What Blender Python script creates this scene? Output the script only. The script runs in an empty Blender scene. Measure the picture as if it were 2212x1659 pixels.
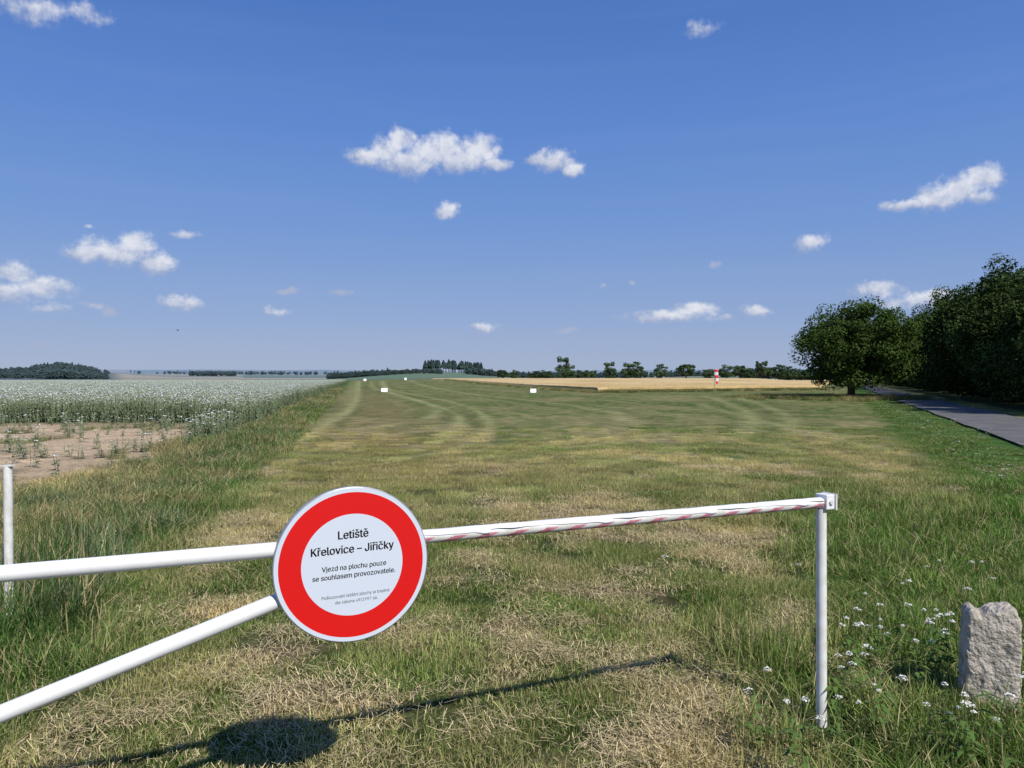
import bpy, math, random
import numpy as np
import bmesh, os
from mathutils import Vector, Matrix
from mathutils import noise as mn
from mathutils.geometry import interpolate_bezier, delaunay_2d_cdt
R = np.random.default_rng(7)
random.seed(7)
scene = bpy.context.scene
COL = scene.collection
H = 1.6

# ---------------------------------------------------------------- noise
TAB = np.random.default_rng(3).random((256, 256))
def vn(x, y):
    x = np.asarray(x, float); y = np.asarray(y, float)
    xi = np.floor(x).astype(int); yi = np.floor(y).astype(int)
    fx = x - xi; fy = y - yi
    fx = fx*fx*(3-2*fx); fy = fy*fy*(3-2*fy)
    a = TAB[xi & 255, yi & 255]; b = TAB[(xi+1) & 255, yi & 255]
    c = TAB[xi & 255, (yi+1) & 255]; d = TAB[(xi+1) & 255, (yi+1) & 255]
    return (a*(1-fx)+b*fx)*(1-fy)+(c*(1-fx)+d*fx)*fy
def fbm(x, y, o=4):
    s = 0; a = .5; t = 0
    for i in range(o):
        s = s + a*vn(x*2**i+17.3*i, y*2**i+9.1*i); t += a; a *= .5
    return s/t
def ss(a, b, x):
    t = np.clip((x-a)/(b-a), 0, 1); return t*t*(3-2*t)
def lerp(c, d, t):
    return c*(1-t[..., None]) + np.array(d)*t[..., None]

# ---------------------------------------------------------------- terrain
def gz(X, Y):
    X = np.asarray(X, float); Y = np.asarray(Y, float)
    z = 1.25*ss(110, 420, Y)*ss(-5, 25, .36*Y - X)*ss(-.28, -.10, X/np.maximum(Y, 1))
    r = np.hypot(X, Y)
    z = z + ss(900, 2400, r)*(8+9*fbm(X/500+3, Y/500, 3))
    z = z + ss(2400, 6000, r)*(22+45*fbm(X/1300+8, Y/1500+2, 2))
    z = z + 9*np.exp(-((Y-960)/130)**2 - ((X+100)/80)**2)
    z = z + 12*np.exp(-((Y-1250)/160)**2 - ((X+735)/75)**2)
    z = z + 5*np.exp(-((Y-1000)/130)**2 - ((X-330)/130)**2)
    near = ss(60, 20, r)
    z = z + near*0.05*(fbm(X*.7, Y*.7, 3)-.5)
    return z
def left_s(X, Y): return X + 1.6 + .207*Y
def right_r(X, Y): return X - (1.9 + .424*Y)
TRACKS = [([(-60, 330), (-24, 130), (-10.2, 71.7), (-4.4, 45), (-2.4, 34.5), (-1.7, 26), (-1.9, 19)], .14, .85),
          ([(-55, 330), (-20, 120), (-8.6, 71.7), (-3, 48), (-1.1, 33), (-.6, 24), (-1.0, 18), (-2.6, 14)], .14, .72),
          ([(-66, 330), (-14, 70), (-8, 38), (-6.5, 27), (-5.3, 18.7), (-4.9, 16.8), (-3.9, 15.4), (-2, 15), (0, 15.5)], .13, 1.0),
          ([(-68, 340), (-16, 75), (-9, 43), (-7.2, 30), (-5.6, 20), (-4.4, 13.5), (-3.6, 10.5)], .3, .5),
          ([(-58, 340), (-13, 80), (-5.5, 50), (-3.8, 40), (-3.3, 31)], .2, .65),
          ([(-46, 340), (-8, 95), (3, 50), (5, 36), (4, 26)], .25, .55),
          ([(20, 70), (14, 40), (9, 24), (6, 17), (2, 12), (-1, 10)], .2, .6),
          ([(18, 72), (12.5, 41), (8, 25), (5, 18.5), (1, 13.5)], .2, .6),
          ([(12, 50), (10, 34), (8.6, 22), (8.2, 16)], .2, .5)]
def polydist(X, Y, pts):
    d = np.full(np.shape(X), 1e9)
    P = [np.array(p, float) for p in pts]
    for _ in range(2):
        Q = [P[0]]
        for a, b in zip(P[:-1], P[1:]): Q += [a*.75+b*.25, a*.25+b*.75]
        P = Q+[P[-1]]
    for (x0, y0), (x1, y1) in zip(P[:-1], P[1:]):
        dx, dy = x1-x0, y1-y0
        t = np.clip(((X-x0)*dx+(Y-y0)*dy)/(dx*dx+dy*dy), 0, 1)
        d = np.minimum(d, np.hypot(X-x0-t*dx, Y-y0-t*dy))
    return d
DRY = [(.42, 4.35, .34, .2), (-.95, 3.85, .42, .22), (-.15, 4.0, .38, .17), (.8, 5.7, .32, .3), (-.35, 6.8, .3, .3),
       (2.2, 7.1, .75, .28), (.2, 4.85, .35, .2), (-1.4, 4.4, .42, .3), (.5, 3.2, .5, .2), (-.5, 8.0, .5, .3), (1.2, 7.8, .9, .25),
       (3.2, 8.3, .5, .4), (5, 8.6, .5, .3), (-2.1, 5.2, .4, .4), (1.0, 3.6, .22, .2), (.2, 9.5, .8, .4), (-1.6, 7.2, .5, .3), (-.6, 4.9, .35, .17)]
def dryness(X, Y):
    d = np.zeros(np.shape(X))
    wx = X + .35*(fbm(X*3, Y*3, 3)-.5)*2.2; wy = Y + .35*(fbm(X*3+40, Y*3, 3)-.5)*2.2
    for cx, cy, a, b in DRY:
        d = np.maximum(d, 1-((wx-cx)/a)**2-((wy-cy)/b)**2)
    d = np.clip(d*1.6, 0, 1)*.97
    n = ss(.48, .69, fbm(X*.9+5, Y*.5+3, 4))*.62*ss(45, 12, Y)
    return np.clip(np.maximum(d, n) + .24*ss(.42, .8, fbm(X*5, Y*5, 2)), 0, 1)
def lush_m(X, Y):
    n = (fbm(X*1.6+9, Y*1.6, 3)-.5)
    return ss(-.3, .4, X-(1.15+.32*(Y-3.3))+n*1.6)*ss(14, 8, Y)
def sandm(X, Y):
    n = fbm(X*.35+2, Y*.35+7, 3)-.5
    n2 = fbm(X*1.5+2, Y*1.5+7, 3)-.5
    return ss(-2.0, -3.6, left_s(X, Y)+n*2.5+n2)*ss(11.2, 13.6, Y+n*5+n2*2)*ss(29, 25, Y+n*3)
def wheat_front(X): return 88 + (X-10)*22/33
def in_wheat(X, Y):
    e1 = Y - wheat_front(X)
    e2 = X - (10 - (Y-88)*.15)
    e3 = (.424*Y - 3) - X
    return np.minimum(np.minimum(e1, e2), np.minimum(e3, 520-Y))
def gcol(X, Y, under=False):
    X = np.asarray(X, float); Y = np.asarray(Y, float)
    s = left_s(X, Y); r = right_r(X, Y); rad = np.hypot(X, Y)
    n1 = fbm(X*.25+11, Y*.12+5, 4); n2 = fbm(X*1.3, Y*1.3+30, 4); n3 = fbm(s*.8, Y*.05+3, 3)
    n4 = fbm(X*3.1+7, Y*1.6, 3)
    g = np.zeros(X.shape+(3,))+np.array([.108, .146, .038])
    g = lerp(g, [.060, .100, .021], ss(.4, .62, n2)*.8)
    g = lerp(g, [.054, .090, .020], ss(.42, .62, n1)*.6*ss(20, 35, Y))
    g = lerp(g, [.225, .20, .09], ss(.46, .72, fbm(X*.25+71, Y*.14+5, 4))*.65*ss(7, 14, Y))
    # lengthwise mowing swathes, alternating light and dark
    sw2 = .5+.5*np.sin(s*2.6+1.5*fbm(s*.3, Y*.02, 2)*4)
    amp = ss(14, 24, Y)*ss(9, 4, s)*ss(200, 90, Y)
    g = lerp(g, [.20, .205, .08], sw2**2*amp*.42*(.3+.9*n1))
    g = lerp(g, [.052, .088, .020], (1-sw2)**2*amp*.40*(.3+.9*n2))
    g = lerp(g, [.17, .19, .070], ss(.5, .70, n3)*.5*ss(9, 20, Y))
    g = lerp(g, [.26, .225, .11], ss(.52, .68, n4)*.55)
    sw = np.exp(-((s-2.2)/2.3)**2)*ss(9, 14, Y)*ss(160, 60, Y)*(.2+1.0*fbm(X*.5, Y*.25, 3))
    g = lerp(g, [.20, .160, .072], np.clip(sw, 0, .8))
    for pts, w, a in TRACKS:
        d = polydist(X, Y, pts)+.15*(fbm(X*.9, Y*.9, 2)-.5); ww = w*(1+Y/70)
        g = lerp(g, [.30, .31, .13], np.clip(a*np.exp(-(d/ww)**2)*(.2+1.0*fbm(X*.8, Y*.5, 3)), 0, 1))
        g = lerp(g, [.045, .080, .016], a*.5*np.exp(-((d-2.4*ww)/ww)**2)*(.1+.8*fbm(X*.8+9, Y*.5, 3)))
    g = lerp(g, [.39, .305, .155], dryness(X, Y)*.9)
    g = lerp(g, [.064, .114, .024], lush_m(X, Y)*.9)
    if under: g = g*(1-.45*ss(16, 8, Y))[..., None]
    lush = ss(0.4, -.3, s+(n2-.5)*.8)
    g = lerp(g, [.052, .096, .024], lush*.95)
    tan = ss(-1.2, -2.0, s+(n2-.5)*1.2)*ss(.35, .6, fbm(X*.5, Y*.2, 3))
    g = lerp(g, [.28, .235, .11], tan*.85)
    g = lerp(g, [.15, .14, .07], ss(-2.2, -2.8, s)*ss(12, 14, Y)*ss(460, 440, Y))
    sd = sandm(X, Y)
    g = lerp(g, [.56, .42, .275], sd*(.75+.25*n2))
    g = lerp(g, [.056, .116, .022], ss(-.5, .3, r+(n2-.5)*.8)*ss(3, 6, Y))
    dr = ss(5.2, 5.4, r)*ss(7.4, 6.6, r)
    g = lerp(g, [.30, .26, .13], dr*.7)
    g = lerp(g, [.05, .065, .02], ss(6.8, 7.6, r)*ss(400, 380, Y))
    w = in_wheat(X, Y)
    g = lerp(g, [.12, .14, .04], ss(-2.5, -1.2, w)*ss(40, 80, Y))
    g = lerp(g, [.50, .37, .17], ss(-.2, .2, w))
    far = ss(500, 560, rad)
    cx = np.floor((X+.35*Y)/260); cy = np.floor((Y-.2*X+60*vn(X/200, Y/200))/190)
    h = TAB[(cx.astype(int)*7+3) & 255, (cy.astype(int)*13+5) & 255]
    pal = np.array([[.11, .15, .05], [.38, .30, .17], [.10, .15, .05], [.28, .25, .13], [.09, .13, .05], [.14, .18, .08]])
    fc = pal[(h*5.99).astype(int)]
    hill = np.exp(-((Y-960)/160)**4 - ((X+95)/130)**4)
    fc = lerp(fc, [.10, .155, .045], np.clip(hill*1.5, 0, 1))
    hl = ss(.50, .53, -X/np.maximum(Y, 1))*ss(800, 900, Y)*ss(1700, 1500, Y)
    fc = lerp(fc, [.04, .06, .03], hl)
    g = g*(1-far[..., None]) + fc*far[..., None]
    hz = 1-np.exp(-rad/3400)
    g = lerp(g, [.22, .30, .43], hz*ss(250, 900, rad))  # aerial haze painted into the ground colour, bluer with distance
    return np.clip(g, 0, 1)

# ---------------------------------------------------------------- materials
def newmat(name):
    m = bpy.data.materials.new(name); m.use_nodes = True
    nt = m.node_tree; b = nt.nodes['Principled BSDF']
    b.inputs['Specular IOR Level'].default_value = .25
    b.inputs['Roughness'].default_value = .8
    return m, nt, b
def N(nt, t, **k):
    n = nt.nodes.new(t)
    for a, v in k.items(): setattr(n, a, v)
    return n
def L(nt, a, b): nt.links.new(a, b)
def mathn(nt, op, a, b=None, clamp=False):
    n = N(nt, 'ShaderNodeMath', operation=op); n.use_clamp = clamp
    for i, v in enumerate((a, b)):
        if v is None: continue
        if isinstance(v, (int, float)): n.inputs[i].default_value = v
        else: L(nt, v, n.inputs[i])
    return n.outputs[0]
def simple(name, col, rough=.6, noise=0, scale=20, bump=0, bscale=60, metal=0, spec=.3, col2=None):
    m, nt, b = newmat(name)
    b.inputs['Roughness'].default_value = rough; b.inputs['Metallic'].default_value = metal
    b.inputs['Specular IOR Level'].default_value = spec
    b.inputs['Base Color'].default_value = (*col, 1)
    tc = N(nt, 'ShaderNodeTexCoord')
    if noise or col2:
        nz = N(nt, 'ShaderNodeTexNoise'); nz.inputs['Scale'].default_value = scale; nz.inputs['Detail'].default_value = 6
        L(nt, tc.outputs['Object'], nz.inputs['Vector'])
        mx = N(nt, 'ShaderNodeMix', data_type='RGBA')
        c2 = col2 if col2 else tuple(c*(1-noise) for c in col)
        mx.inputs['A'].default_value = (*col, 1); mx.inputs['B'].default_value = (*c2, 1)
        mr = N(nt, 'ShaderNodeMapRange'); mr.inputs[1].default_value = .4; mr.inputs[2].default_value = .65
        L(nt, nz.outputs['Fac'], mr.inputs[0]); L(nt, mr.outputs[0], mx.inputs['Factor'])
        L(nt, mx.outputs['Result'], b.inputs['Base Color'])
    if bump:
        n2 = N(nt, 'ShaderNodeTexNoise'); n2.inputs['Scale'].default_value = bscale; n2.inputs['Detail'].default_value = 8
        L(nt, tc.outputs['Object'], n2.inputs['Vector'])
        bp = N(nt, 'ShaderNodeBump'); bp.inputs['Strength'].default_value = bump; bp.inputs['Distance'].default_value = .02
        L(nt, n2.outputs['Fac'], bp.inputs['Height']); L(nt, bp.outputs[0], b.inputs['Normal'])
    return m
def ground_mat(name, attr='gcol', amp=.5, scale=9, bump=.6):
    m, nt, b = newmat(name)
    b.inputs['Roughness'].default_value = .95; b.inputs['Specular IOR Level'].default_value = .1
    at = N(nt, 'ShaderNodeAttribute', attribute_name=attr)
    tc = N(nt, 'ShaderNodeTexCoord')
    n1 = N(nt, 'ShaderNodeTexNoise'); n1.inputs['Scale'].default_value = scale; n1.inputs['Detail'].default_value = 6; n1.inputs['Roughness'].default_value = .75
    n2 = N(nt, 'ShaderNodeTexNoise'); n2.inputs['Scale'].default_value = scale*.12; n2.inputs['Detail'].default_value = 4
    L(nt, tc.outputs['Object'], n1.inputs['Vector']); L(nt, tc.outputs['Object'], n2.inputs['Vector'])
    s = mathn(nt, 'ADD', n1.outputs['Fac'], mathn(nt, 'MULTIPLY', n2.outputs['Fac'], .6))
    mr = N(nt, 'ShaderNodeMapRange'); mr.inputs[1].default_value = .55; mr.inputs[2].default_value = 1.05
    mr.inputs[3].default_value = 1-amp; mr.inputs[4].default_value = 1+amp*.7
    L(nt, s, mr.inputs[0])
    vm = N(nt, 'ShaderNodeVectorMath', operation='SCALE'); L(nt, at.outputs['Color'], vm.inputs[0]); L(nt, mr.outputs[0], vm.inputs['Scale'])
    L(nt, vm.outputs[0], b.inputs['Base Color'])
    bp = N(nt, 'ShaderNodeBump'); bp.inputs['Strength'].default_value = bump; bp.inputs['Distance'].default_value = .05
    L(nt, n1.outputs['Fac'], bp.inputs['Height']); L(nt, bp.outputs[0], b.inputs['Normal'])
    return m
M_ground = ground_mat('ground_soil_grass', amp=.66, scale=11, bump=.9)
M_wheat = ground_mat('wheat', amp=.35, scale=4, bump=.5)
M_poppysheet = ground_mat('poppy_canopy', amp=.7, scale=5, bump=1)

def leaf_mat(name, base=None, transl=.3, inst=False, straw=0.0, attr=None, var=.9):
    """cheap matte leaf: diffuse + translucent"""
    m = bpy.data.materials.new(name); m.use_nodes = True; nt = m.node_tree
    nt.nodes.remove(nt.nodes['Principled BSDF'])
    b = N(nt, 'ShaderNodeBsdfDiffuse'); outn = nt.nodes['Material Output']
    bv = N(nt, 'ShaderNodeAttribute', attribute_name='bv')
    if inst:
        c = N(nt, 'ShaderNodeAttribute', attribute_name='col', attribute_type='INSTANCER').outputs['Color']
    elif attr:
        c = N(nt, 'ShaderNodeAttribute', attribute_name=attr).outputs['Color']
    else:
        r = N(nt, 'ShaderNodeRGB'); r.outputs[0].default_value = (*base, 1); c = r.outputs[0]
    f = mathn(nt, 'ADD', mathn(nt, 'MULTIPLY', bv.outputs['Fac'], var), 1-var/2)
    vm = N(nt, 'ShaderNodeVectorMath', operation='SCALE'); L(nt, c, vm.inputs[0]); L(nt, f, vm.inputs['Scale'])
    out = vm.outputs[0]
    if straw:
        mx = N(nt, 'ShaderNodeMix', data_type='RGBA'); L(nt, out, mx.inputs['A']); mx.inputs['B'].default_value = (.48, .40, .22, 1)
        L(nt, mathn(nt, 'GREATER_THAN', bv.outputs['Fac'], 1-straw), mx.inputs['Factor']); out = mx.outputs['Result']
    L(nt, out, b.inputs['Color'])
    if transl:
        tr = N(nt, 'ShaderNodeBsdfTranslucent'); ms = N(nt, 'ShaderNodeMixShader'); ms.inputs[0].default_value = transl
        tint = N(nt, 'ShaderNodeVectorMath', operation='MULTIPLY'); L(nt, out, tint.inputs[0]); tint.inputs[1].default_value = (1.25, 1.4, .6)
        L(nt, tint.outputs[0], tr.inputs['Color'])
        L(nt, b.outputs[0], ms.inputs[1]); L(nt, tr.outputs[0], ms.inputs[2])
        L(nt, ms.outputs[0], outn.inputs['Surface'])
    else: L(nt, b.outputs[0], outn.inputs['Surface'])
    return m
M_blade = leaf_mat('grass_blade', inst=True, straw=.18, transl=.25, var=1.2)
M_blade_tall = leaf_mat('tall_grass_blade', inst=True, straw=.14, transl=.25, var=1.2)
M_straw = leaf_mat('dry_straw', base=(.52, .42, .24), transl=0, var=1.1)
M_leaf = leaf_mat('tree_leaf', base=(.054, .090, .022), transl=.10, var=.9)
M_leaf_dark = leaf_mat('hedge_leaf', base=(.046, .073, .022), transl=0, var=1.2)
M_leaf_far = leaf_mat('far_foliage', inst=True, transl=0, var=.8)
M_plant = leaf_mat('plant', attr='pc', transl=0, var=.5)
M_bark = simple('bark', (.10, .075, .05), .9, .5, 8, .8, 20)
M_white = simple('white_paint', (.78, .78, .77), .38, .06, 12, spec=.45, bump=.03, bscale=90)
M_whiteold = simple('weathered_white_paint', (.74, .74, .71), .5, 0, 18, spec=.4, col2=(.62, .60, .55))
M_film = simple('torn_white_film', (.76, .76, .77), .35, .1, 30, spec=.5)
M_fadedred = simple('faded_red_tape', (.66, .25, .31), .5, .3, 40)
M_red = simple('sign_red', (.66, .009, .008), .4, spec=.4)
M_signwhite = simple('sign_white', (.60, .65, .73), .4, spec=.4)
M_black = simple('sign_lettering', (.010, .010, .012), .6, spec=.1)
M_alu = simple('sign_edge_metal', (.40, .42, .43), .4, .2, 30, metal=.5)
M_stone = simple('granite', (.54, .48, .395), .95, 0, 22, 1.0, 55, spec=.1, col2=(.33, .295, .24))
M_asph = simple('asphalt', (.145, .142, .138), .9, 0, 1.2, .3, 60, spec=.1, col2=(.105, .103, .10))
M_winred = simple('windsock_red', (.75, .06, .09), .7)
M_winwhite = simple('windsock_white', (.82, .82, .82), .7)
M_bird = simple('bird_plumage', (.02, .02, .022), .8)

# ---------------------------------------------------------------- mesh helpers
def mkmesh(name, V, F, mats=(), smooth=False, midx=None, attrs=None):
    me = bpy.data.meshes.new(name)
    me.from_pydata([tuple(v) for v in V] if not isinstance(V, list) else V, [], F)
    for m in mats: me.materials.append(m)
    if midx is not None: me.polygons.foreach_set('material_index', np.asarray(midx, np.int32))
    if smooth: me.polygons.foreach_set('use_smooth', np.ones(len(me.polygons), bool))
    for k, v in (attrs or {}).items():
        v = np.asarray(v, np.float32)
        if v.ndim == 1:
            a = me.attributes.new(k, 'FLOAT', 'POINT'); a.data.foreach_set('value', v)
        else:
            a = me.attributes.new(k, 'FLOAT_COLOR', 'POINT')
            a.data.foreach_set('color', np.concatenate([v, np.ones((len(v), 1), np.float32)], 1).ravel())
    me.update()
    return me
def obj(name, me, parent=None, link=True):
    o = bpy.data.objects.new(name, me)
    if link: COL.objects.link(o)
    if parent: o.parent = parent
    return o
def empty(name):
    return obj(name, None)
def tube(p, q, r0, r1=None, n=20, caps=True):
    r1 = r0 if r1 is None else r1
    p = Vector(p); q = Vector(q); d = (q-p).normalized()
    a = d.orthogonal().normalized(); b = d.cross(a)
    V = []; F = []
    for c, r in ((p, r0), (q, r1)):
        for i in range(n):
            t = 2*math.pi*i/n
            V.append(tuple(c+a*r*math.cos(t)+b*r*math.sin(t)))
    for i in range(n):
        j = (i+1) % n; F.append((i, j, n+j, n+i))
    if caps: F.append(tuple(range(n))[::-1]); F.append(tuple(range(n, 2*n)))
    return V, F
def join(parts):
    V = []; F = []
    for v, f in parts:
        o = len(V); V += list(v); F += [tuple(i+o for i in ff) for ff in f]
    return V, F
def part(name, parts, mat, parent, smooth=True):
    V, F = join(parts); me = mkmesh(name, V, F, [mat], smooth)
    o = obj(name, me, parent)
    if smooth:
        try: me.set_sharp_from_angle(angle=math.radians(40))
        except Exception: pass
    return o
def box(c, s, rot=None):
    x, y, z = (k/2 for k in s)
    V = [Vector((sx*x, sy*y, sz*z)) for sx in (-1, 1) for sy in (-1, 1) for sz in (-1, 1)]
    if rot is not None: V = [rot @ v for v in V]
    V = [tuple(v+Vector(c)) for v in V]
    F = [(0, 1, 3, 2), (4, 6, 7, 5), (0, 4, 5, 1), (2, 3, 7, 6), (0, 2, 6, 4), (1, 5, 7, 3)]
    return V, F

# ---------------------------------------------------------------- ground sheet
ang = np.concatenate([np.arange(-50, 50.01, .22), np.arange(55, 306, 5)])
rad = [.3]
while rad[-1] < 9000: rad.append(rad[-1]*1.014)
rad = np.array(rad); A = np.radians(ang)
RR, AA = np.meshgrid(rad, A, indexing='ij')
X = RR*np.sin(AA); Y = RR*np.cos(AA)
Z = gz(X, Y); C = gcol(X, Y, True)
nA = len(ang); nR = len(rad)
V = np.stack([X.ravel(), Y.ravel(), Z.ravel()], 1)
V = np.vstack([V, [[0, 0, 0]]]); Cc = np.vstack([C.reshape(-1, 3), [[.1, .13, .04]]])
I = np.arange(nR*nA).reshape(nR, nA); J = np.roll(I, -1, 1)
F = np.stack([I[:-1], J[:-1], J[1:], I[1:]], -1).reshape(-1, 4)[:, ::-1]
F = F.tolist() + [(nR*nA, J[0, k], I[0, k]) for k in range(nA)]
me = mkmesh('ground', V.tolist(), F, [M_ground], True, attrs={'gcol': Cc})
obj('ground', me)

def sheet(name, xs_fn, ys, nx, zfn, cfn, mat, skirt=0):
    Xg = []; Yg = []
    for y in ys:
        a, b = xs_fn(y); Xg.append(np.linspace(a, b, nx)); Yg.append(np.full(nx, y))
    Xg = np.array(Xg); Yg = np.array(Yg); Zg = zfn(Xg, Yg)
    if skirt:
        Zb = gz(Xg, Yg)-.02
        Zg[0, :] = Zb[0, :]; Zg[-1, :] = Zb[-1, :]; Zg[:, 0] = Zb[:, 0]; Zg[:, -1] = Zb[:, -1]
    C = cfn(Xg, Yg); n = len(ys)
    V = np.stack([Xg.ravel(), Yg.ravel(), Zg.ravel()], 1)
    I = np.arange(n*nx).reshape(n, nx)
    F = np.stack([I[:-1, :-1], I[:-1, 1:], I[1:, 1:], I[1:, :-1]], -1).reshape(-1, 4)
    return obj(name, mkmesh(name, V.tolist(), F.tolist(), [mat], not skirt, attrs={'gcol': C.reshape(-1, 3)}))
ysr = np.concatenate([np.arange(-30, 120, 2), np.arange(120, 420, 6)])
def road_z(X, Y): return np.maximum(gz(X, Y), 0)+.06+0*X
sheet('road', lambda y: (4.30+.424*y+.05*math.sin(y*.9), 7.25+.424*y+.06*math.sin(y*.7+1)), ysr, 8, road_z, lambda X, Y: np.zeros(X.shape+(3,))+.1, M_asph)
def wheat_x(y):
    a = 10-(y-88)*.15; b = min(.424*y-3, 10+(y-88)*33/22)
    return (a, max(b, a+.3))
ysw = np.concatenate([np.arange(88.3, 140, .5), np.arange(140, 520, 4)])
def wheat_c(X, Y):
    c = np.zeros(X.shape+(3,))+np.array([.58, .43, .21])
    c = lerp(c, [.45, .32, .14], ss(.4, .7, fbm(X*.08, Y*.03, 3))*.8)
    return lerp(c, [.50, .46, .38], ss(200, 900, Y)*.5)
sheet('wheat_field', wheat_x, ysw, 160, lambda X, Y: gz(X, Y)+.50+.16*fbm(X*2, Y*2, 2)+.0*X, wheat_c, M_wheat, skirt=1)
def pop_x(y): return (-.95*y-30, -5.0-.207*y)
ysp = np.concatenate([np.arange(29, 80, .6), np.arange(80, 200, 2), np.arange(200, 470, 6)])
def pop_c(X, Y):
    c = np.zeros(X.shape+(3,))+np.array([.135, .165, .105])
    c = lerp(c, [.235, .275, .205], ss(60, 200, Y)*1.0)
    c = lerp(c, [.18, .22, .14], ss(.4, .65, fbm(X*.06, Y*.03, 3))*.5)
    return c
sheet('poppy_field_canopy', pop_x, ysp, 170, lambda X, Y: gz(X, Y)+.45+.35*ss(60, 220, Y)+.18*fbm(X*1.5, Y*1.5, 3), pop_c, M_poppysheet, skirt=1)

# ---------------------------------------------------------------- instancing
def src_collection(name, meshes):
    c = bpy.data.collections.new(name)
    for i, m in enumerate(meshes):
        c.objects.link(bpy.data.objects.new('%s_%02d' % (name, i), m))
    return c
def scatter(name, pts, rotz, scl, coll, n, col=None):
    k = len(pts); print('SCATTER', name, k)
    me = bpy.data.meshes.new(name); me.vertices.add(k)
    me.vertices.foreach_set('co', np.asarray(pts, np.float32).ravel())
    def at(nm, ty, arr, fld):
        a = me.attributes.new(nm, ty, 'POINT'); a.data.foreach_set(fld, arr.ravel())
    rot = np.zeros((k, 3), np.float32); rot[:, 2] = rotz
    at('rot', 'FLOAT_VECTOR', rot, 'vector'); at('scl', 'FLOAT_VECTOR', np.asarray(scl, np.float32), 'vector')
    at('idx', 'INT', R.integers(0, n, k).astype(np.int32) if isinstance(n, int) else np.asarray(n, np.int32), 'value')
    if col is not None:
        at('col', 'FLOAT_COLOR', np.concatenate([col, np.ones((k, 1))], 1).astype(np.float32), 'color')
    o = obj(name, me)
    ng = bpy.data.node_groups.new(name+'_scatter', 'GeometryNodeTree')
    ng.interface.new_socket('Geometry', in_out='INPUT', socket_type='NodeSocketGeometry')
    ng.interface.new_socket('Geometry', in_out='OUTPUT', socket_type='NodeSocketGeometry')
    gi = ng.nodes.new('NodeGroupInput'); go = ng.nodes.new('NodeGroupOutput')
    ip = ng.nodes.new('GeometryNodeInstanceOnPoints')
    ci = ng.nodes.new('GeometryNodeCollectionInfo'); ci.inputs['Collection'].default_value = coll
    ci.inputs['Separate Children'].default_value = True; ci.inputs['Reset Children'].default_value = True
    def na(nm, ty):
        a = ng.nodes.new('GeometryNodeInputNamedAttribute'); a.data_type = ty; a.inputs['Name'].default_value = nm
        return a.outputs['Attribute']
    e = ng.nodes.new('FunctionNodeEulerToRotation')
    l = ng.links.new
    l(gi.outputs[0], ip.inputs['Points']); l(ci.outputs[0], ip.inputs['Instance'])
    ip.inputs['Pick Instance'].default_value = True
    l(na('idx', 'INT'), ip.inputs['Instance Index'])
    l(na('rot', 'FLOAT_VECTOR'), e.inputs[0]); l(e.outputs[0], ip.inputs['Rotation'])
    l(na('scl', 'FLOAT_VECTOR'), ip.inputs['Scale'])
    l(ip.outputs[0], go.inputs[0])
    md = o.modifiers.new('scatter', 'NODES'); md.node_group = ng
    return o

def blade_mesh(name, n, patch, h0, h1, w, mat, lean=.5, seg=2, droop=.5, rnd=None):
    rg = np.random.default_rng(rnd)
    V = []; F = []; bv = []
    for i in range(n):
        x, y = rg.uniform(-patch/2, patch/2, 2); h = rg.uniform(h0, h1); a = rg.uniform(0, 2*math.pi)
        ln = abs(rg.normal(0, lean)); dx, dy = math.cos(a)*ln, math.sin(a)*ln
        b = rg.uniform(0, 2*math.pi); wx, wy = math.cos(b)*w/2, math.sin(b)*w/2
        o = len(V); r = rg.random()
        for k in range(seg):
            t = k/seg; s = 1-.45*t
            bx = x+dx*h*(t*.5+droop*t*t); by = y+dy*h*(t*.5+droop*t*t); bz = h*(t-.25*ln*t*t)
            V += [(bx-wx*s, by-wy*s, bz-.005), (bx+wx*s, by+wy*s, bz-.005)]; bv += [r, r]
        V.append((x+dx*h*(.5+droop), y+dy*h*(.5+droop), h*max(1-.3*ln, .15))); bv.append(r)
        for k in range(seg-1):
            q = o+2*k; F.append((q, q+1, q+3, q+2))
        q = o+2*(seg-1); F.append((q, q+1, q+2))
    return mkmesh(name, V, F, [mat], attrs={'bv': bv})
short = src_collection('short_grass_tuft', [blade_mesh('short_tuft', 420, .42, .022, .066, .0046, M_blade, 1.0, rnd=i) for i in range(5)])
med = src_collection('medium_grass_tuft', [blade_mesh('medium_tuft', 150, .36, .08, .24, .0060, M_blade, .7, 3, rnd=20+i) for i in range(4)])
tall = src_collection('tall_grass_tuft', [blade_mesh('tall_tuft', 110, .42, .25, .70, .0075, M_blade_tall, .35, 3, rnd=40+i) for i in range(4)])
def straw_mesh(i):
    rg = np.random.default_rng(90+i); V = []; F = []; bv = []
    for k in range(190):
        x, y = rg.normal(0, .11, 2); z = rg.uniform(.008, .05); a = rg.normal(.4, .9); ln = rg.uniform(.015, .07)
        dx, dy = math.cos(a)*ln/2, math.sin(a)*ln/2; w = .0012; dz = rg.normal(0, .008); o = len(V)
        V += [(x-dx-dy/ln*2*w, y-dy+dx/ln*2*w, z-dz), (x-dx+dy/ln*2*w, y-dy-dx/ln*2*w, z-dz), (x+dx+dy/ln*2*w, y+dy-dx/ln*2*w, z+dz), (x+dx-dy/ln*2*w, y+dy+dx/ln*2*w, z+dz)]
        F.append((o, o+1, o+2, o+3)); bv += [rg.random()]*4
    return mkmesh('straw', V, F, [M_straw], attrs={'bv': bv})
straw = src_collection('straw_tuft', [straw_mesh(i) for i in range(4)])

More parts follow.
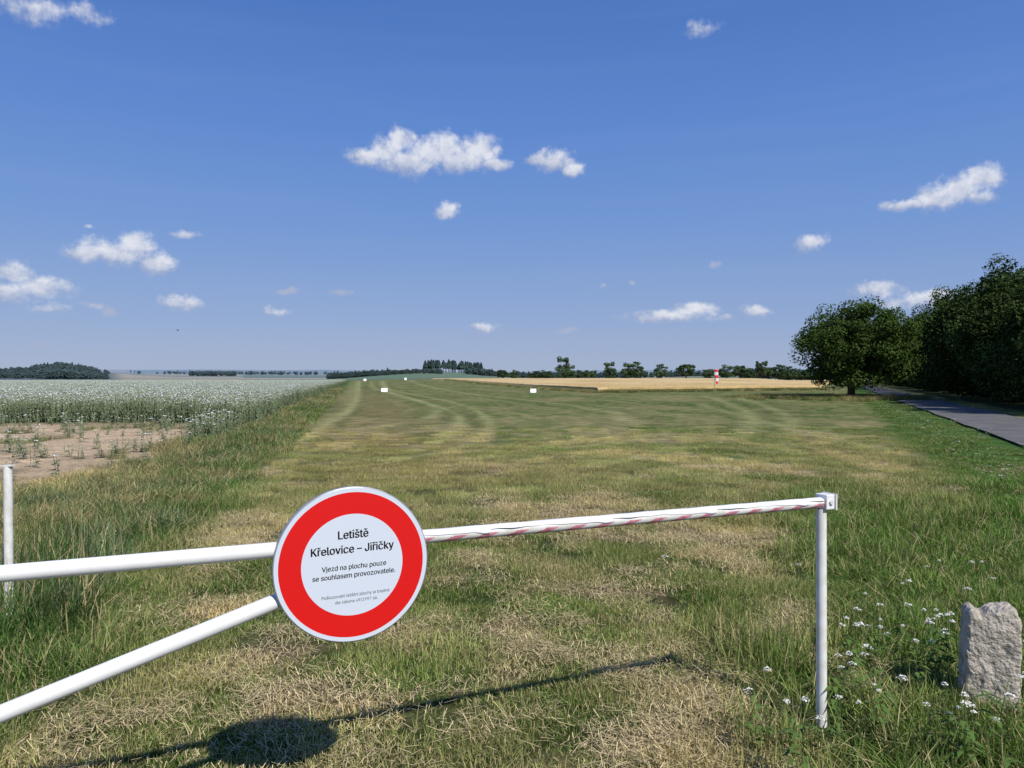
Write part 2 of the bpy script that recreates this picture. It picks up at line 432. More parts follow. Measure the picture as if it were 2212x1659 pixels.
def sample(y0, y1, rho, umin=-.9, umax=.9):
    ys = np.linspace(y0, y1, 400); w = rho(ys)*(umax-umin)*ys
    cdf = np.cumsum(w)*(ys[1]-ys[0]); n = int(cdf[-1])
    Yp = np.interp(R.random(n)*cdf[-1], cdf, ys); U = R.uniform(umin, umax, n)
    return U*Yp, Yp
def jit(c, a=.18): return np.clip(c*(1+R.normal(0, a, (len(c), 1))), 0, 1)
# short mown grass
X, Y = sample(2.0, 26, lambda y: 16*(1-ss(9, 27, y)*.92), -.8, .8)
s = left_s(X, Y); r = right_r(X, Y)
m = (s > -.3) & (r < .5) & (sandm(X, Y) < .3)
m &= R.random(len(X)) > .55*dryness(X, Y)
X, Y = X[m], Y[m]; k = len(X)
sc = np.stack([np.ones(k), np.ones(k), R.uniform(.7, 1.4, k)*(.55+1.0*fbm(X*1.2, Y*1.2, 3))*(1-.35*ss(10, 26, Y))], 1)
scatter('mown_grass', np.stack([X, Y, gz(X, Y)], 1), R.uniform(0, 6.28, k), sc, short, 5, jit(gcol(X, Y)*1.95, .2))
# straw litter
X, Y = sample(2.2, 14, lambda y: 28*(6/np.maximum(y, 6)), -.8, .8)
d = dryness(X, Y); m = (R.random(len(X)) < d*1.3+.04) & (left_s(X, Y) > 0) & (lush_m(X, Y) < .6)
X, Y = X[m], Y[m]; k = len(X)
scatter('dry_straw', np.stack([X, Y, gz(X, Y)], 1), R.uniform(0, 6.28, k), np.stack([R.uniform(.7, 1.3, k)]*3, 1), straw, 4)
# medium / lush grass
X, Y = sample(2.0, 60, lambda y: 24*(6/np.maximum(y, 6))**1.3)
s = left_s(X, Y); r = right_r(X, Y); lu = lush_m(X, Y)
tuft = ss(.56, .66, fbm(X*1.1+60, Y*1.1, 3))*ss(13, 7, Y)*.45*(1-dryness(X, Y))
leftl = ss(-.1, -1.2, X+1.4+.35*(Y-3))*ss(8, 5, Y)*.45
p = np.clip(np.maximum.reduce([lu*.9, tuft, leftl, ss(.3, -.3, s), ss(-.3, .4, r)*ss(3, 6, Y)]), 0, 1)
rd_ = (r > 2.1) & (r < 5.5)
m = (R.random(len(X)) < p) & ~rd_ & (sandm(X, Y) < .4) & ((s > -3) | (Y < 13)) & (r < 7)
X, Y, r, tf = X[m], Y[m], r[m], (lu[m] < .3) & (s[m] > .2); k = len(X)
g = gcol(X, Y)*1.9; g = lerp(g, [.12, .19, .050], tf.astype(float)*.7)
zs = R.uniform(.45, 1.1, k)*np.where(r > 1.2, .55, 1)*(.5+.75*fbm(X*1.5, Y*1.5, 2))*np.where(tf, .5, 1)
zs *= 1+.2*(Y < 5)*(~tf)
scatter('lush_grass', np.stack([X, Y, gz(X, Y)], 1), R.uniform(0, 6.28, k), np.stack([(Y/6).clip(1)**.4, (Y/6).clip(1)**.4, zs], 1), med, 4, jit(g))
# tall verge grass
X, Y = sample(4.2, 150, lambda y: 20*(6/np.maximum(y, 6))**1.1, -1.0, .1)
s = left_s(X, Y); n = fbm(X*.6, Y*.6, 3)
m = (s < -.35+(n-.5)*1.2) & ((s > -2.6) | (Y < 11.0+(n-.5)*4)) & (Y > 4.5) & (sandm(X, Y) < .3)
X, Y = X[m], Y[m]; k = len(X); n = n[m]
c = np.zeros((k, 3))+np.array([.080, .145, .044]); dryp = .20+.45*ss(.48, .62, fbm(X*.45+9, Y*.3, 3))
c = lerp(c, [.38, .32, .165], (R.random(k) < dryp).astype(float)*.9)
c = lerp(c, [.17, .23, .13], (R.random(k) < .28).astype(float)*.8)
hs = (.22+.72*fbm(X*.6+3, Y*.6, 3))*R.uniform(.6, 1.2, k)
hs *= 1-.40*ss(5.8, 8, Y)
hs *= np.where(Y < 5.8, 1.05, 1)
scatter('tall_grass', np.stack([X, Y, gz(X, Y)], 1), R.uniform(0, 6.28, k), np.stack([(Y/6).clip(1)**.45, (Y/6).clip(1)**.45, hs], 1), tall, 4, jit(c))
# rough grass along wheat edge and at foot of tree
t = R.random(1300); X1 = 10+33*t+R.normal(0, .8, 1300); Y1 = 88+22*t-1.0+R.normal(0, .5, 1300)
t = R.random(1300); Y2 = 88+260*t**1.3; X2 = 10-(Y2-88)*.15-.8+R.normal(0, .6, 1300)
X3 = 25.5+R.normal(0, 3.2, 500); Y3 = 62+R.normal(0, 3.0, 500)
X = np.concatenate([X1, X2, X3]); Y = np.concatenate([Y1, Y2, Y3]); k = len(X)
c = np.zeros((k, 3))+np.array([.10, .14, .045]); c = lerp(c, [.38, .32, .15], (R.random(k) < .35).astype(float))
hh = R.uniform(.3, .75, k)
scatter('rough_field_edge_grass', np.stack([X, Y, gz(X, Y)], 1), R.uniform(0, 6.28, k), np.stack([np.full(k, 2.0), np.full(k, 2.0), hh], 1), tall, 4, jit(c))

# ---------------------------------------------------------------- poppies
def poppy_mesh(i, heads=16, patch=.62):
    rg = np.random.default_rng(200+i); V = []; F = []; C = []
    def quad(a, b, c, d, col):
        o = len(V); V.extend([a, b, c, d]); F.append((o, o+1, o+2, o+3)); C.extend([col]*4)
    for k in range(heads):
        x, y = rg.uniform(-patch/2, patch/2, 2); h = rg.uniform(.7, 1.02); lx, ly = rg.normal(0, .05, 2)
        st = (.21, .25, .15); w = .005
        quad((x-w, y, 0), (x+w, y, 0), (x+lx+w, y+ly, h), (x+lx-w, y+ly, h), st)
        quad((x, y-w, 0), (x, y+w, 0), (x+lx, y+ly+w, h), (x+lx, y+ly-w, h), st)
        hx, hy = x+lx, y+ly
        flower = rg.random() < .16
        rr = rg.uniform(.016, .026); o = len(V)
        col = (.66, .68, .66) if flower else tuple(np.array([.34, .385, .30])*rg.uniform(.75, 1.3))
        for z, q in ((0, .35), (.8, 1.0), (1.7, .9), (2.3, .45)):
            for a in range(6):
                t = a*math.pi/3; V.append((hx+math.cos(t)*rr*q, hy+math.sin(t)*rr*q, h+z*rr)); C.append(col)
        for z in range(3):
            for a in range(6):
                b = (a+1) % 6; F.append((o+z*6+a, o+z*6+b, o+z*6+6+b, o+z*6+6+a))
        F.append(tuple(o+18+a for a in range(6)))
        if flower:
            for a in range(4):
                t = a*1.57+rg.uniform(0, 1); r0 = rg.uniform(.030, .045)
                c1, s1 = math.cos(t), math.sin(t)
                quad((hx, hy, h), (hx+c1*r0-s1*r0*.6, hy+s1*r0+c1*r0*.6, h+.03), (hx+c1*r0*1.3, hy+s1*r0*1.3, h+.045), (hx+c1*r0+s1*r0*.6, hy+s1*r0-c1*r0*.6, h+.03), (.64, .63, .66))
        for q in range(7):
            z = rg.uniform(.1, .8)*h; a = rg.uniform(0, 6.28); ln = rg.uniform(.07, .15)*(1.2-z/h*.6); ww = ln*.25
            ca, sa = math.cos(a), math.sin(a); bx, by = x+lx*z/h, y+ly*z/h
            g = np.array([.145, .190, .105])*rg.uniform(.65, 1.3)
            quad((bx, by, z), (bx+ca*ln*.5-sa*ww, by+sa*ln*.5+ca*ww, z+.05), (bx+ca*ln, by+sa*ln, z+rg.uniform(-.03, .05)), (bx+ca*ln*.5+sa*ww, by+sa*ln*.5-ca*ww, z+.05), tuple(g))
    return mkmesh('poppy', V, F, [M_plant], attrs={'pc': np.array(C), 'bv': np.repeat(.5, len(V))})
pop = src_collection('poppy_tuft', [poppy_mesh(i) for i in range(5)])
popsmall = src_collection('poppy_single', [poppy_mesh(30+i, 3, .15) for i in range(4)])
X, Y = sample(13, 300, lambda y: 5.0*(27/np.maximum(y, 27))**1.0, -.95, -.15)
s = left_s(X, Y); n = fbm(X*.4, Y*.4, 3)
m = (s < -1.9+(n-.5)*1.0) & ((sandm(X, Y) < .25) | (Y > 27.5)) & (Y > 14.5+n*5)
m &= (Y > 25) | (R.random(len(X)) < .5)
X, Y = X[m], Y[m]; k = len(X); w = (Y/40).clip(1)**.5
z_ = R.uniform(.8, 1.12, k)*np.where(Y < 24, .66, 1)
scatter('poppy_field', np.stack([X, Y, gz(X, Y)], 1), R.uniform(0, 6.28, k), np.stack([w, w, z_], 1), pop, 5)
X = R.uniform(-20, -6, 520); Y = R.uniform(11.5, 27, 520); m = (sandm(X, Y) > .2) & (R.random(520) < .20+.7*ss(.5, .65, fbm(X*.6, Y*.6+5, 2)))
X, Y = X[m], Y[m]; k = len(X)
scatter('poppy_seedlings', np.stack([X, Y, gz(X, Y)], 1), R.uniform(0, 6.28, k), np.stack([R.uniform(.7, 1.2, k), R.uniform(.7, 1.2, k), R.uniform(.2, .55, k)], 1), popsmall, 4)
X = R.uniform(-20, -5, 620); Y = R.uniform(11, 27, 620); m = (sandm(X, Y) > .1) & (fbm(X*.5+70, Y*.5, 2) > .5+.1*ss(12, 16, Y))
X, Y = X[m], Y[m]; k = len(X)
c = np.zeros((k, 3))+np.array([.15, .18, .08])
scatter('sand_weeds', np.stack([X, Y, gz(X, Y)], 1), R.uniform(0, 6.28, k), np.stack([R.uniform(.4, 1.1, k), R.uniform(.4, 1.1, k), R.uniform(.3, 1.0, k)], 1), med, 4, jit(c))

# ---------------------------------------------------------------- white umbels
def umbel_mesh(i):
    rg = np.random.default_rng(300+i); V = []; F = []; C = []
    def quad(*p, col):
        o = len(V); V.extend(p); F.append(tuple(range(o, o+len(p)))); C.extend([col]*len(p))
    h = 1.0
    for st in range(rg.integers(1, 4)):
        lx, ly = rg.normal(0, .12, 2); hh = h*rg.uniform(.7, 1); w = .003/.45
        quad((-w*.4, 0, 0), (w*.4, 0, 0), (lx+w*.4, ly, hh), (lx-w*.4, ly, hh), col=(.12, .18, .06))
        quad((0, -w*.4, 0), (0, w*.4, 0), (lx, ly+w*.4, hh), (lx, ly-w*.4, hh), col=(.12, .18, .06))
        R0 = rg.uniform(.030, .062)
        for q in range(40):
            rr = R0*math.sqrt(rg.random()); a = rg.uniform(0, 6.28); px, py = lx+rr*math.cos(a), ly+rr*math.sin(a)
            pz = hh+.05-(rr/R0)**2*.03+rg.normal(0, .005); s = rg.uniform(.004, .0105)
            tl = rg.normal(0, .4, 2)
            pts = []
            for e in range(5):
                t = e*1.2566; dx, dy = s*math.cos(t), s*math.sin(t); pts.append((px+dx, py+dy, pz+dx*tl[0]+dy*tl[1]))
            quad(*pts, col=(.74, .74, .66))
            if q % 4 == 0: quad((lx-w*.2, ly, hh), (lx+w*.2, ly, hh), (px, py, pz), col=(.2, .28, .1))
        for q in range(5):
            z = rg.uniform(.1, .7); a = rg.uniform(0, 6.28); ca, sa = math.cos(a), math.sin(a); ln = .2
            quad((lx*z, ly*z, z), (ca*ln*.5-sa*.03, sa*ln*.5+ca*.03, z+.05), (ca*ln, sa*ln, z), (ca*ln*.5+sa*.03, sa*ln*.5-ca*.03, z+.05), col=(.09, .15, .04))
    return mkmesh('umbel', V, F, [M_plant], attrs={'pc': np.array(C), 'bv': np.repeat(.5, len(V))})
umb = src_collection('umbel_plant', [umbel_mesh(i) for i in range(6)])
P = []
for cx, cy, sg, n in ((2.14, 4.2, .24, 15), (1.68, 3.25, .16, 10), (1.5, 3.65, .12, 4), (1.1, 3.1, .07, 2), (1.95, 3.05, .18, 4), (3.0, 5.4, .8, 8), (2.7, 4.5, .3, 4), (2.9, 3.6, .3, 6)):
    P += [(cx+R.normal(0, sg), cy+R.normal(0, sg)) for _ in range(n)]
P = np.array(P); k1 = len(P)
Yv = R.uniform(8, 45, 260); Xv = 1.9+.424*Yv+R.uniform(.2, 2.2, 260)
P = np.vstack([P, np.stack([Xv, Yv], 1)]); k = len(P)
hs = np.concatenate([R.uniform(.26, .40, k1), R.uniform(.12, .28, 260)])
scatter('white_wildflowers', np.stack([P[:, 0], P[:, 1], gz(P[:, 0], P[:, 1])], 1), R.uniform(0, 6.28, k), np.stack([np.concatenate([hs[:k1]*1.1, hs[k1:]*2])]*2+[hs], 1), umb, 6)

# ---------------------------------------------------------------- trees
def tree_mesh(name, seed, ctr, radii, nclump, nleaf, lsize, trunk_r, trunk_h, leafmat, csize=(.7, 1.3), bottom=-.85, hollow=.45, lump=.36):
    rg = np.random.default_rng(seed); parts = []
    cl = []
    while len(cl) < nclump:
        d = rg.normal(0, 1, 3); d /= np.linalg.norm(d)
        if d[2] < bottom: continue
        q = rg.uniform(hollow, 1.0)**.6
        wob = 1-lump/2+lump*vn(d[0]*2.2+seed, d[1]*2.2+d[2]*2.7)
        cl.append(np.array(ctr)+d*np.array(radii)*q*wob)
    cl = np.array(cl); rs = rg.uniform(csize[0], csize[1], nclump)
    parts.append(tube((0, 0, -.1), (rg.normal(0, .1), rg.normal(0, .1), trunk_h), trunk_r*1.2, trunk_r*.8, 10, False))
    for c in cl[::max(1, nclump//28)]:
        base = Vector((0, 0, trunk_h*rg.uniform(.75, 1.0))); e = Vector(c); mid = base.lerp(e, .5)+Vector((0, 0, .25))
        parts.append(tube(base, mid, trunk_r*.38, trunk_r*.22, 6, False)); parts.append(tube(mid, e, trunk_r*.22, trunk_r*.06, 5, False))
    V, F = join(parts); nb = len(F); nv = len(V)
    per = nleaf//nclump
    u = rg.normal(0, 1, (nclump, per, 3)); u /= np.linalg.norm(u, axis=2, keepdims=True)
    rr = rg.uniform(.35, 1.05, (nclump, per, 1))**.6
    p = cl[:, None, :]+u*rr*rs[:, None, None]*np.array([1, 1, .75])
    cv = np.repeat(rg.random(nclump), per)
    p = p.reshape(-1, 3); uu = u.reshape(-1, 3); kk = p[:, 2] > .15; p = p[kk]; uu = uu[kk]; cv = cv[kk]
    n = len(p)
    nrm = rg.normal(0, .75, (n, 3))+np.array([0, 0, .5])+uu*.8; nrm /= np.linalg.norm(nrm, axis=1, keepdims=True)
    t = np.cross(nrm, rg.normal(0, 1, (n, 3))); t /= np.linalg.norm(t, axis=1, keepdims=True); b = np.cross(nrm, t)
    sz = rg.uniform(.6, 1.3, (n, 1))*lsize/2
    q = np.stack([p-t*sz, p-b*sz*.6, p+t*sz, p+b*sz*.6], 1).reshape(-1, 3)
    V = V+q.tolist(); F = F+(np.arange(n*4).reshape(n, 4)+nv).tolist()
    bv = np.clip(rg.random(n)*.5+cv*.5, 0, 1)
    attr = np.concatenate([np.full(nv, .5), np.repeat(bv, 4)])
    return mkmesh(name, V, F, [M_bark, leafmat], midx=[0]*nb+[1]*n, attrs={'bv': attr})
lone = tree_mesh('field_tree', 12, (.55, 0, 4.15), (4.2, 4.1, 3.4), 230, 62000, .19, .27, 1.5, M_leaf, (.6, 1.15), bottom=-.92, hollow=.2, lump=.16)
o = obj('deciduous_tree', lone); o.location = (26.5, 60, 0)
hm = [tree_mesh('roadside_tree', 50+i, (0, 0, 4.6), (3.9, 3.9, 4.6), 130, 38000, .22, .22, 2.0, M_leaf_dark, (.7, 1.4), bottom=-1) for i in range(3)]
ypos = [33, 39, 45, 51, 58, 65, 73, 82, 92, 104, 118, 134, 152, 172, 200]
for i, y in enumerate(ypos):
    o = obj('roadside_tree', hm[i % 3]); hsc = (.86, .84, .90, .96, 1.02, 1.0, 1.0, .98, 1.04, 1.12, 1.18, 1.2, 1.2, 1.2, 1.2)[i]
    off = 11.7 + (0.6 if i % 2 else 0) + max(0, hsc-1)*4
    o.location = (off+.424*y, y, 0); o.rotation_euler = (0, 0, i*1.9); o.scale = (hsc, hsc, hsc*(.98+.08*math.sin(i*2.3)))
for i, y in enumerate([36, 48, 61, 76, 95, 120]):
    o = obj('roadside_tree', hm[(i+1) % 3]); o.location = (19+.424*y, y, 0); o.rotation_euler = (0, 0, i*2.7); o.scale = (1.05, 1.05, 1.08)

def conifer_mesh(seed):
    rg = np.random.default_rng(seed); V, F = tube((0, 0, 0), (0, 0, 9), .16, .05, 5, False); nv = len(V)
    n = 420; z = rg.uniform(.35, 1, n)**.8; r = (1.02-z)*3.2*rg.uniform(.3, 1, n)+.15; a = rg.uniform(0, 6.28, n)
    p = np.stack([r*np.cos(a), r*np.sin(a), z*10.5], 1)
    t = rg.normal(0, 1, (n, 3)); t /= np.linalg.norm(t, axis=1, keepdims=True); b = np.cross(t, rg.normal(0, 1, (n, 3))); b /= np.linalg.norm(b, axis=1, keepdims=True)
    q = np.stack([p-t*.45, p-b*.3, p+t*.45, p+b*.3], 1).reshape(-1, 3)
    return mkmesh('conifer', V+q.tolist(), F+(np.arange(n*4).reshape(n, 4)+nv).tolist(), [M_leaf_far], attrs={'bv': np.concatenate([np.full(nv, .2), np.repeat(rg.random(n), 4)])})
fm = [tree_mesh('far_tree', 70+i, (0, 0, 5.0), (3.4, 3.4, 4.4), 34, 3200, .62, .25, 2.5, M_leaf_far, (.7, 1.5), bottom=-.95) for i in range(4)]
far = src_collection('far_tree', fm+[conifer_mesh(i) for i in range(3)])
def ft(pts, name, cols):
    P = np.array([(x, y) for x, y, *_ in pts]); k = len(P)
    sc = np.array([(p[2], p[2], p[3]) for p in pts]); ix = np.array([p[4] for p in pts])
    scatter(name, np.stack([P[:, 0], P[:, 1], gz(P[:, 0], P[:, 1])-.3], 1), R.uniform(0, 6.28, k), sc, far, ix, cols)
row = []
for u, top, w in ((1085, 797, 24), (1112, 799, 22), (1160, 801, 34), (1180, 800, 30), (1217, 772, 34), (1232, 790, 26), (1258, 797, 30), (1277, 798, 30), (1317, 783, 31), (1355, 785, 30), (1374, 781, 34), (1428, 786, 32), (1482, 783, 40), (1530, 798, 28), (1570, 788, 32), (1597, 786, 32), (1620, 795, 30), (1646, 774, 28), (1660, 787, 34), (1684, 784, 38), (1705, 787, 34), (1730, 793, 34), (1750, 790, 34), (1780, 788, 44)):
    y = 455+R.uniform(-12, 12); x = (u-1106)/1659*y
    hgt = (818-top)/1659*y+1.6-1.25+.3; row.append((x, y, w/1659*y/7.2, hgt/9.7, R.integers(0, 4)))
ft(row, 'distant_field_trees', jit(np.zeros((len(row), 3))+np.array([.060, .100, .045]), .12))
fo = []
def region(n, x0, x1, y0, y1, s0, s1, con=.3, keep=None, hf=None):
    for _ in range(n):
        a = R.uniform(s0, s1); y = R.uniform(y0, y1); u = R.uniform(x0, x1)
        if keep is not None and vn(u*keep, y*.01) < .5: continue
        if hf: a *= hf(u)
        fo.append((u*y, y, a*1.15, a, R.integers(4, 7) if R.random() < con else R.integers(0, 4)))
region(1500, -.80, -.525, 1000, 1330, .7, 1.15, .35, hf=lambda u: .75+.5*math.exp(-((u+.588)/.028)**2)-.25*max(0, (u+.555)/.03))
region(260, -.5, -.2, 1900, 2300, .7, 1.1, keep=30)
region(120, -.42, -.36, 1500, 1600, .7, 1.1)
region(260, -.24, -.16, 950, 1060, .5, .9)
region(230, -.185, -.09, 880, 920, .3, .55)
region(110, -.115, -.04, 960, 1010, 1.0, 1.55, 1)
region(90, -.06, -.01, 900, 1000, .6, .9)
region(700, -.04, .46, 1050, 1250, .6, 1.0, .4)
region(120, .30, .40, 700, 760, .7, 1.1)
P = np.array([(f[0], f[1]) for f in fo]); d = np.hypot(P[:, 0], P[:, 1])
cc = lerp(np.zeros((len(fo), 3))+np.array([.050, .082, .040]), [.19, .27, .38], 1-np.exp(-d/3600))  # foliage colour blended towards blue by distance, painted aerial haze
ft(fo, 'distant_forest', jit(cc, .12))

# ---------------------------------------------------------------- barrier gate
gate = empty('barrier_gate')
K = .44; NB = math.hypot(1, K); E = Vector((1/NB, K/NB, 0)); NRM = Vector((K/NB, -1/NB, 0))
def gp(x, z): return Vector((x, 2.9037+K*x, z))
ZB = 1.03
xs0, xr = -.45, 1.425
part('boom_pipe', [tube(gp(-3.35, ZB-.004), gp(-.40, ZB), .0255, n=32)], M_white, gate)
part('brace_pipe', [tube(gp(-3.2, .045), gp(-.36, 1.0), .0262, n=32)], M_white, gate)
nr = 460; ns = 36; V = []; F = []; MI = []
Lb = (gp(xr, ZB)-gp(xs0, ZB)).length
for i in range(nr+1):
    p = gp(xs0, ZB)+E*Lb*i/nr
    for j in range(ns):
        t = 2*math.pi*j/ns
        V.append(tuple(p+NRM*.0240*math.cos(t)+Vector((0, 0, 1))*.0240*math.sin(t)))
for i in range(nr):
    for j in range(ns):
        F.append((i*ns+j, i*ns+(j+1) % ns, (i+1)*ns+(j+1) % ns, (i+1)*ns+j))
        t = 2*math.pi*(j+.5)/ns; t = t if t < math.pi else t-2*math.pi
        MI.append(1 if ((i*Lb/nr-.055*t) % .125) < .056 and -2.2 < t < .0 else 0)
me = mkmesh('boom_taped_pipe', V, F, [M_whiteold, M_fadedred], True, MI); obj('boom_taped_pipe', me, gate)
nr = 340; ns = 16; V = []; F = []
for i in range(nr+1):
    q = i/nr; p = gp(xs0+.02, ZB)+E*(Lb-.03)*q; s_ = q*Lb
    saw = (s_*1.9+.28) % 1.0
    low = .46-.42*saw**2+.05*math.sin(s_*23)+.03*math.sin(s_*61+1) - .22*math.exp(-((saw-.95)/.05)**2)
    for j in range(ns):
        f = j/(ns-1); t = math.radians(150)*(1-f)+low*f
        rr = .0246+.0004*math.sin(s_*40+j*.4)+.0004*math.sin(s_*17-j*.8)+(.001+.006*max(0, math.sin(s_*11.9+2.4))**3)*f**6
        V.append(tuple(p+NRM*rr*math.cos(t)+Vector((0, 0, 1))*rr*math.sin(t)))
for i in range(nr):
    for j in range(ns-1): F.append((i*ns+j, i*ns+j+1, (i+1)*ns+j+1, (i+1)*ns+j))
me = mkmesh('torn_tape', V, F, [M_film], True); o = obj('torn_tape', me, gate)
sd_ = o.modifiers.new('thick', 'SOLIDIFY'); sd_.thickness = -.0005; sd_.offset = -1
pc = gp(1.437, 0)
part('support_post', [tube((pc.x-.006, pc.y, -.1), (pc.x-.012, pc.y, 1.0), .0235, n=28)], M_whiteold, gate)
rot = Matrix.Rotation(math.atan(K), 3, 'Z')
bx = part('latch_bracket', [box((pc.x+.006, pc.y+.002, 1.035), (.05, .07, .068), rot)], M_white, gate, False)
bv = bx.modifiers.new('bev', 'BEVEL'); bv.width = .004; bv.segments = 2
part('bracket_plate', [box(gp(1.468, 1.035)+NRM*.002, (.006, .085, .074), rot)], M_white, gate, False)
b0 = Vector((pc.x+.008, pc.y, 1.035))+NRM*.034
part('latch_bolt', [tube(b0, b0+NRM*.006, .011, n=6)], M_whiteold, gate, False)
hp = gp(-3.25, 0)
part('hinge_post', [tube((hp.x, hp.y, -.1), (hp.x, hp.y, 1.12), .045, n=28), tube((hp.x, hp.y, 1.12), (hp.x, hp.y, 1.13), .05, n=28)], M_white, gate)
lp = empty('barrier_rest_post')
part('post', [tube((-3.28, 5.0, -.1), (-3.285, 5.0, 1.03), .027, n=24)], M_whiteold, lp)
part('cap_plate', [box((-3.285, 5.0, 1.033), (.075, .05, .006))], M_whiteold, lp, False)

# ---------------------------------------------------------------- sign
sign = empty('no_entry_sign'); SR = .2655
sc_ = Vector((-.543, 2.62, .965))
roll = math.radians(1.2)
e1 = (E*math.cos(roll)+Vector((0, 0, 1))*math.sin(roll)); e2 = NRM.cross(e1)*-1
if e2.z < 0: e2 = -e2
def sp(a, b, d=0): return sc_+e1*a+e2*b+NRM*d
def ring(r0, r1, d0, d1=None, n=160):
    d1 = d0 if d1 is None else d1; V = []; F = []
    for i in range(n):
        t = 2*math.pi*i/n
        V.append(tuple(sp(r0*math.cos(t), r0*math.sin(t), d0))); V.append(tuple(sp(r1*math.cos(t), r1*math.sin(t), d1)))
    for i in range(n):
        j = (i+1) % n; F.append((2*i, 2*i+1, 2*j+1, 2*j))
    return V, F
def disc(r, d, n=160):
    return [tuple(sp(r*math.cos(2*math.pi*i/n), r*math.sin(2*math.pi*i/n), d)) for i in range(n)], [tuple(range(n))]
part('border', [ring(SR*.932, SR*.985, .0)], M_signwhite, sign, False)
part('red_ring', [ring(SR*.653, SR*.932, .0)], M_red, sign, False)
part('face', [disc(SR*.653, .0)], M_signwhite, sign, False)
part('folded_rim', [ring(SR*.985, SR, .0, -.003), ring(SR, SR*1.0, -.003, -.022), ring(SR, SR*.95, -.022), ring(SR*.95, SR*.95, -.022, -.004), disc(SR*.95, -.004)], M_alu, sign)
part('clamps', [box(sp(-.05, .07, -.012), (.30, .012, .03), rot), box(sp(0, -.09, -.012), (.28, .012, .03), rot)], M_alu, sign, False)
FONT = None
try:
    fd = bpy.utils.system_resource('DATAFILES', path='fonts'); print('FONTS', fd, os.listdir(fd))
    for f_ in os.listdir(fd):
        if f_.lower().startswith('inter'): FONT = bpy.data.fonts.load(os.path.join(fd, f_)); break
except Exception as ex: print('FONTERR', ex)
def contours(body):
    cu = bpy.data.curves.new('t', 'FONT'); cu.body = body; cu.size = 1
    if FONT: cu.font = FONT
    to = bpy.data.objects.new('tmp', cu); COL.objects.link(to); bpy.context.view_layer.update()
    dg = bpy.context.evaluated_depsgraph_get(); oe = to.evaluated_get(dg); cv = oe.to_curve(dg)
    out = []
    for sp_ in cv.splines:
        pts = []
        if sp_.type == 'BEZIER':
            bp = sp_.bezier_points; n = len(bp)
            for i in range(n):
                a, b = bp[i], bp[(i+1) % n]
                straight = (a.handle_right-a.co).length < 1e-6 and (b.handle_left-b.co).length < 1e-6
                pp = interpolate_bezier(a.co, a.handle_right, b.handle_left, b.co, 2 if straight else 6)[:-1]
                pts += [(p.x, p.y) for p in pp]
        else: pts = [(p.co.x, p.co.y) for p in sp_.points]
        cl = []
        for p in pts:
            if not cl or math.hypot(p[0]-cl[-1][0], p[1]-cl[-1][1]) > 1e-5: cl.append(p)
        while len(cl) > 2 and math.hypot(cl[0][0]-cl[-1][0], cl[0][1]-cl[-1][1]) < 1e-5: cl.pop()
        if len(cl) > 2: out.append(cl)
    oe.to_curve_clear(); bpy.data.objects.remove(to)
    return out
def winding(P, cs):
    """non-zero winding number of points P (n,2) with respect to all closed contours"""
    w_ = np.zeros(len(P), int)
    for c in cs:
        c = np.array(c); d = np.roll(c, -1, 0)
        y0, y1 = c[None, :, 1], d[None, :, 1]; x0, x1 = c[None, :, 0], d[None, :, 0]
        px_, py_ = P[:, 0:1], P[:, 1:2]
        side = (x1-x0)*(py_-y0)-(px_-x0)*(y1-y0)
        w_ += ((y0 <= py_) & (y1 > py_) & (side > 0)).sum(1) - ((y0 > py_) & (y1 <= py_) & (side < 0)).sum(1)
    return w_
def text(body, cx, cy, width, bold, name, hs=1.10):
    """outline -> constrained triangulation, triangles kept by the non-zero rule (overlapping strokes stay filled)"""
    cs = contours(body)
    xs = [p[0] for c in cs for p in c]; x0, x1 = min(xs), max(xs); mx = (x0+x1)/2; k = width/(x1-x0+2*bold)
    vv = []; ee = []
    for c in cs:
        o = len(vv); n = len(c); vv += [Vector(p) for p in c]; ee += [(o+i, o+(i+1) % n) for i in range(n)]
    res = delaunay_2d_cdt(vv, ee, [], 0, 1e-6)
    P2 = np.array([(v.x, v.y) for v in res[0]]); T = np.array([tuple(f) for f in res[2] if len(f) == 3])
    cen_ = P2[T].mean(1); keep = winding(cen_, cs) != 0; T = T[keep]
    V = []; F = []
    sh = [(0, 0)] if not bold else [(-1, -.4), (1, .4), (0, 0)]
    for q, (dx, dy) in enumerate(sh):
        d = .0003+.00006*q; o = len(V)
        V += [tuple(sp(cx+(a-mx+dx*bold)*k, cy+(b+dy*bold)*k*hs, d)) for a, b in P2]; F += [tuple(int(i)+o for i in f) for f in T]
    obj(name, mkmesh(name, V, F, [M_black]), sign)
px = SR/167
text('Letiště', 2*px, 57*px, 66*px, .024, 'lettering_title_1')
text('Křelovice – Jiřičky', 1*px, 26*px, 179*px, .024, 'lettering_title_2')
text('Vjezd na plochu pouze', 3*px, -9*px, 139*px, .018, 'lettering_body_1')
text('se souhlasem provozovatele.', 3*px, -27*px, 179*px, .018, 'lettering_body_2')
text('Poškozování letištní plochy je trestné', 5*px, -68*px, 146*px, 0, 'lettering_small_1')
text('dle zákona 49/1997 sb.', 6*px, -81*px, 92*px, 0, 'lettering_small_2')

